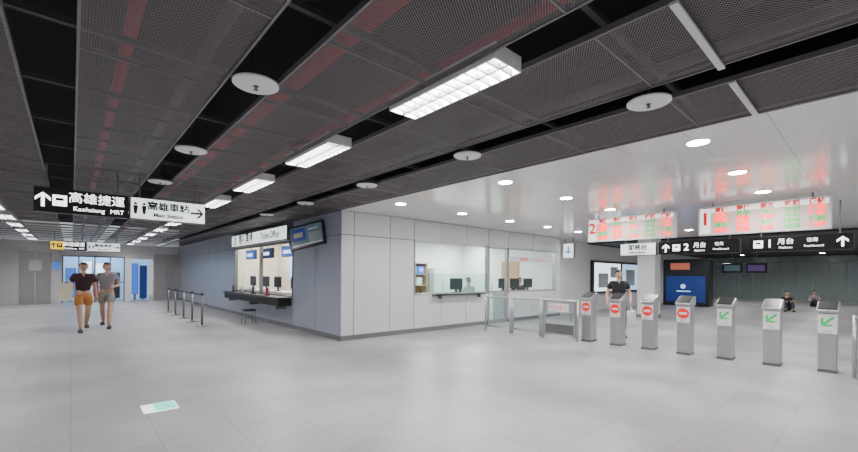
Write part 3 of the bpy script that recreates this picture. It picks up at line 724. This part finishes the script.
walk2 = {'el':{-1:(-.22,.10,1.11),1:(.23,.04,1.12)}, 'wr':{-1:(-.23,.06,.86),1:(.16,-.22,1.10)}, 'kn':{-1:(-.08,-.04,.48),1:(.07,-.18,.49)}, 'an':{-1:(-.08,.26,.13),1:(.06,-.26,.08)}}
xb, yb = floor_pt(107,327.5)
person('person in grey t-shirt and grey shorts walking beside the orange-shorted walker', (xb,yb,0), -.12, walk2, 'c_grey', 'c_beige', .66, 1.76, hair_long=True, wide=1.08)
sbg = thing('shoulder_bag','dark red shoulder bag on the grey-shirted walker','bag',(xb-.22,yb+.06,.86))
B().box(-.06,.05,-.13,.13,0,.30).build('bag_body',M['c_red'],sbg,bevel=.03)
B().cyl((0,-.06,.28),(.06,-.09,.60),.014,n=8).cyl((0,.08,.28),(.06,.06,.60),.014,n=8).build('strap',M['c_black'],sbg)
stand = {'el':{-1:(-.25,.03,1.11),1:(.26,.03,1.12)}, 'wr':{-1:(-.25,-.09,.87),1:(.22,-.16,.92)}, 'kn':{-1:(-.10,-.05,.49),1:(.11,-.02,.49)}, 'an':{-1:(-.11,-.03,.08),1:(.12,.04,.08)}}
person('person in black t-shirt standing behind the no-entry gates', (10.05,4.24,0), math.radians(-55), stand, 'c_black', 'c_navy', 1.5, 1.66, wide=1.08)
wb = thing('carrier_bag','white carrier bag held by the person behind the gates','bag',(10.06,3.94,.42))
B().prism([(-.06,0),(.06,0),(.07,.26),(-.07,.26)],-.12,.12).build('bag_body',M['c_white'],wb,bevel=.02)
B().cyl((-.06,0,.25),(-.02,0,.37),.007,n=6).cyl((.06,0,.25),(.02,0,.37),.007,n=6).build('handle',M['c_white'],wb)
sit = {'el':{-1:(-.27,-.10,1.14),1:(.27,-.10,1.14)}, 'wr':{-1:(-.14,-.32,1.22),1:(.14,-.32,1.22)}, 'kn':{-1:(-.14,-.40,.46),1:(.14,-.40,.46)}, 'an':{-1:(-.13,-.62,.08),1:(.13,-.62,.08)}}
xs_, ys_ = floor_pt(787,311)
person('person in dark clothes sitting on the floor far behind the green gates', (xs_,ys_,0), math.radians(-75), sit, 'c_black', 'c_navy', 1.5, 1.7, pz=.15)
xs2, ys2 = floor_pt(814,307)
person('person in grey top sitting on the floor at the far right', (xs2,ys2,0), math.radians(-60), sit, 'c_grey', 'c_navy', 1.5, 1.62, pz=.15)
desk = {'el':{-1:(-.26,-.05,1.14),1:(.26,-.05,1.14)}, 'wr':{-1:(-.16,-.28,1.14),1:(.16,-.28,1.14)}, 'kn':{-1:(-.12,-.42,.56),1:(.12,-.42,.56)}, 'an':{-1:(-.12,-.40,.08),1:(.12,-.40,.08)}}
person('office worker in white shirt seated behind the left office window', (10.15,9.35,0), -.3, desk, 'c_white', 'c_navy', 1.5, 1.72, pz=.66)
person('office worker in dark shirt seated behind the right office window', (13.0,9.25,0), -.4, desk, 'c_navy', 'c_navy', 1.5, 1.72, pz=.66)

# ------------------------------------------------------------------ world, camera
w = bpy.data.worlds.new('World'); bpy.context.scene.world = w; w.use_nodes = True
w.node_tree.nodes['Background'].inputs[0].default_value = (.9,.95,1,1); w.node_tree.nodes['Background'].inputs[1].default_value = .6
cam = bpy.data.cameras.new('camera'); co = bpy.data.objects.new('camera', cam); C.objects.link(co)
cam.sensor_width = 36; cam.lens = 36*F/858; cam.shift_y = (CY-226)/858; cam.clip_start = .05; cam.clip_end = 200
R = Matrix.Rotation(-YAW,4,'Z') @ Matrix.Rotation(PI/2,4,'X') @ Matrix.Rotation(ROLL,4,'Z')
co.matrix_world = Matrix.Translation((0,0,HC)) @ R
bpy.context.scene.camera = co
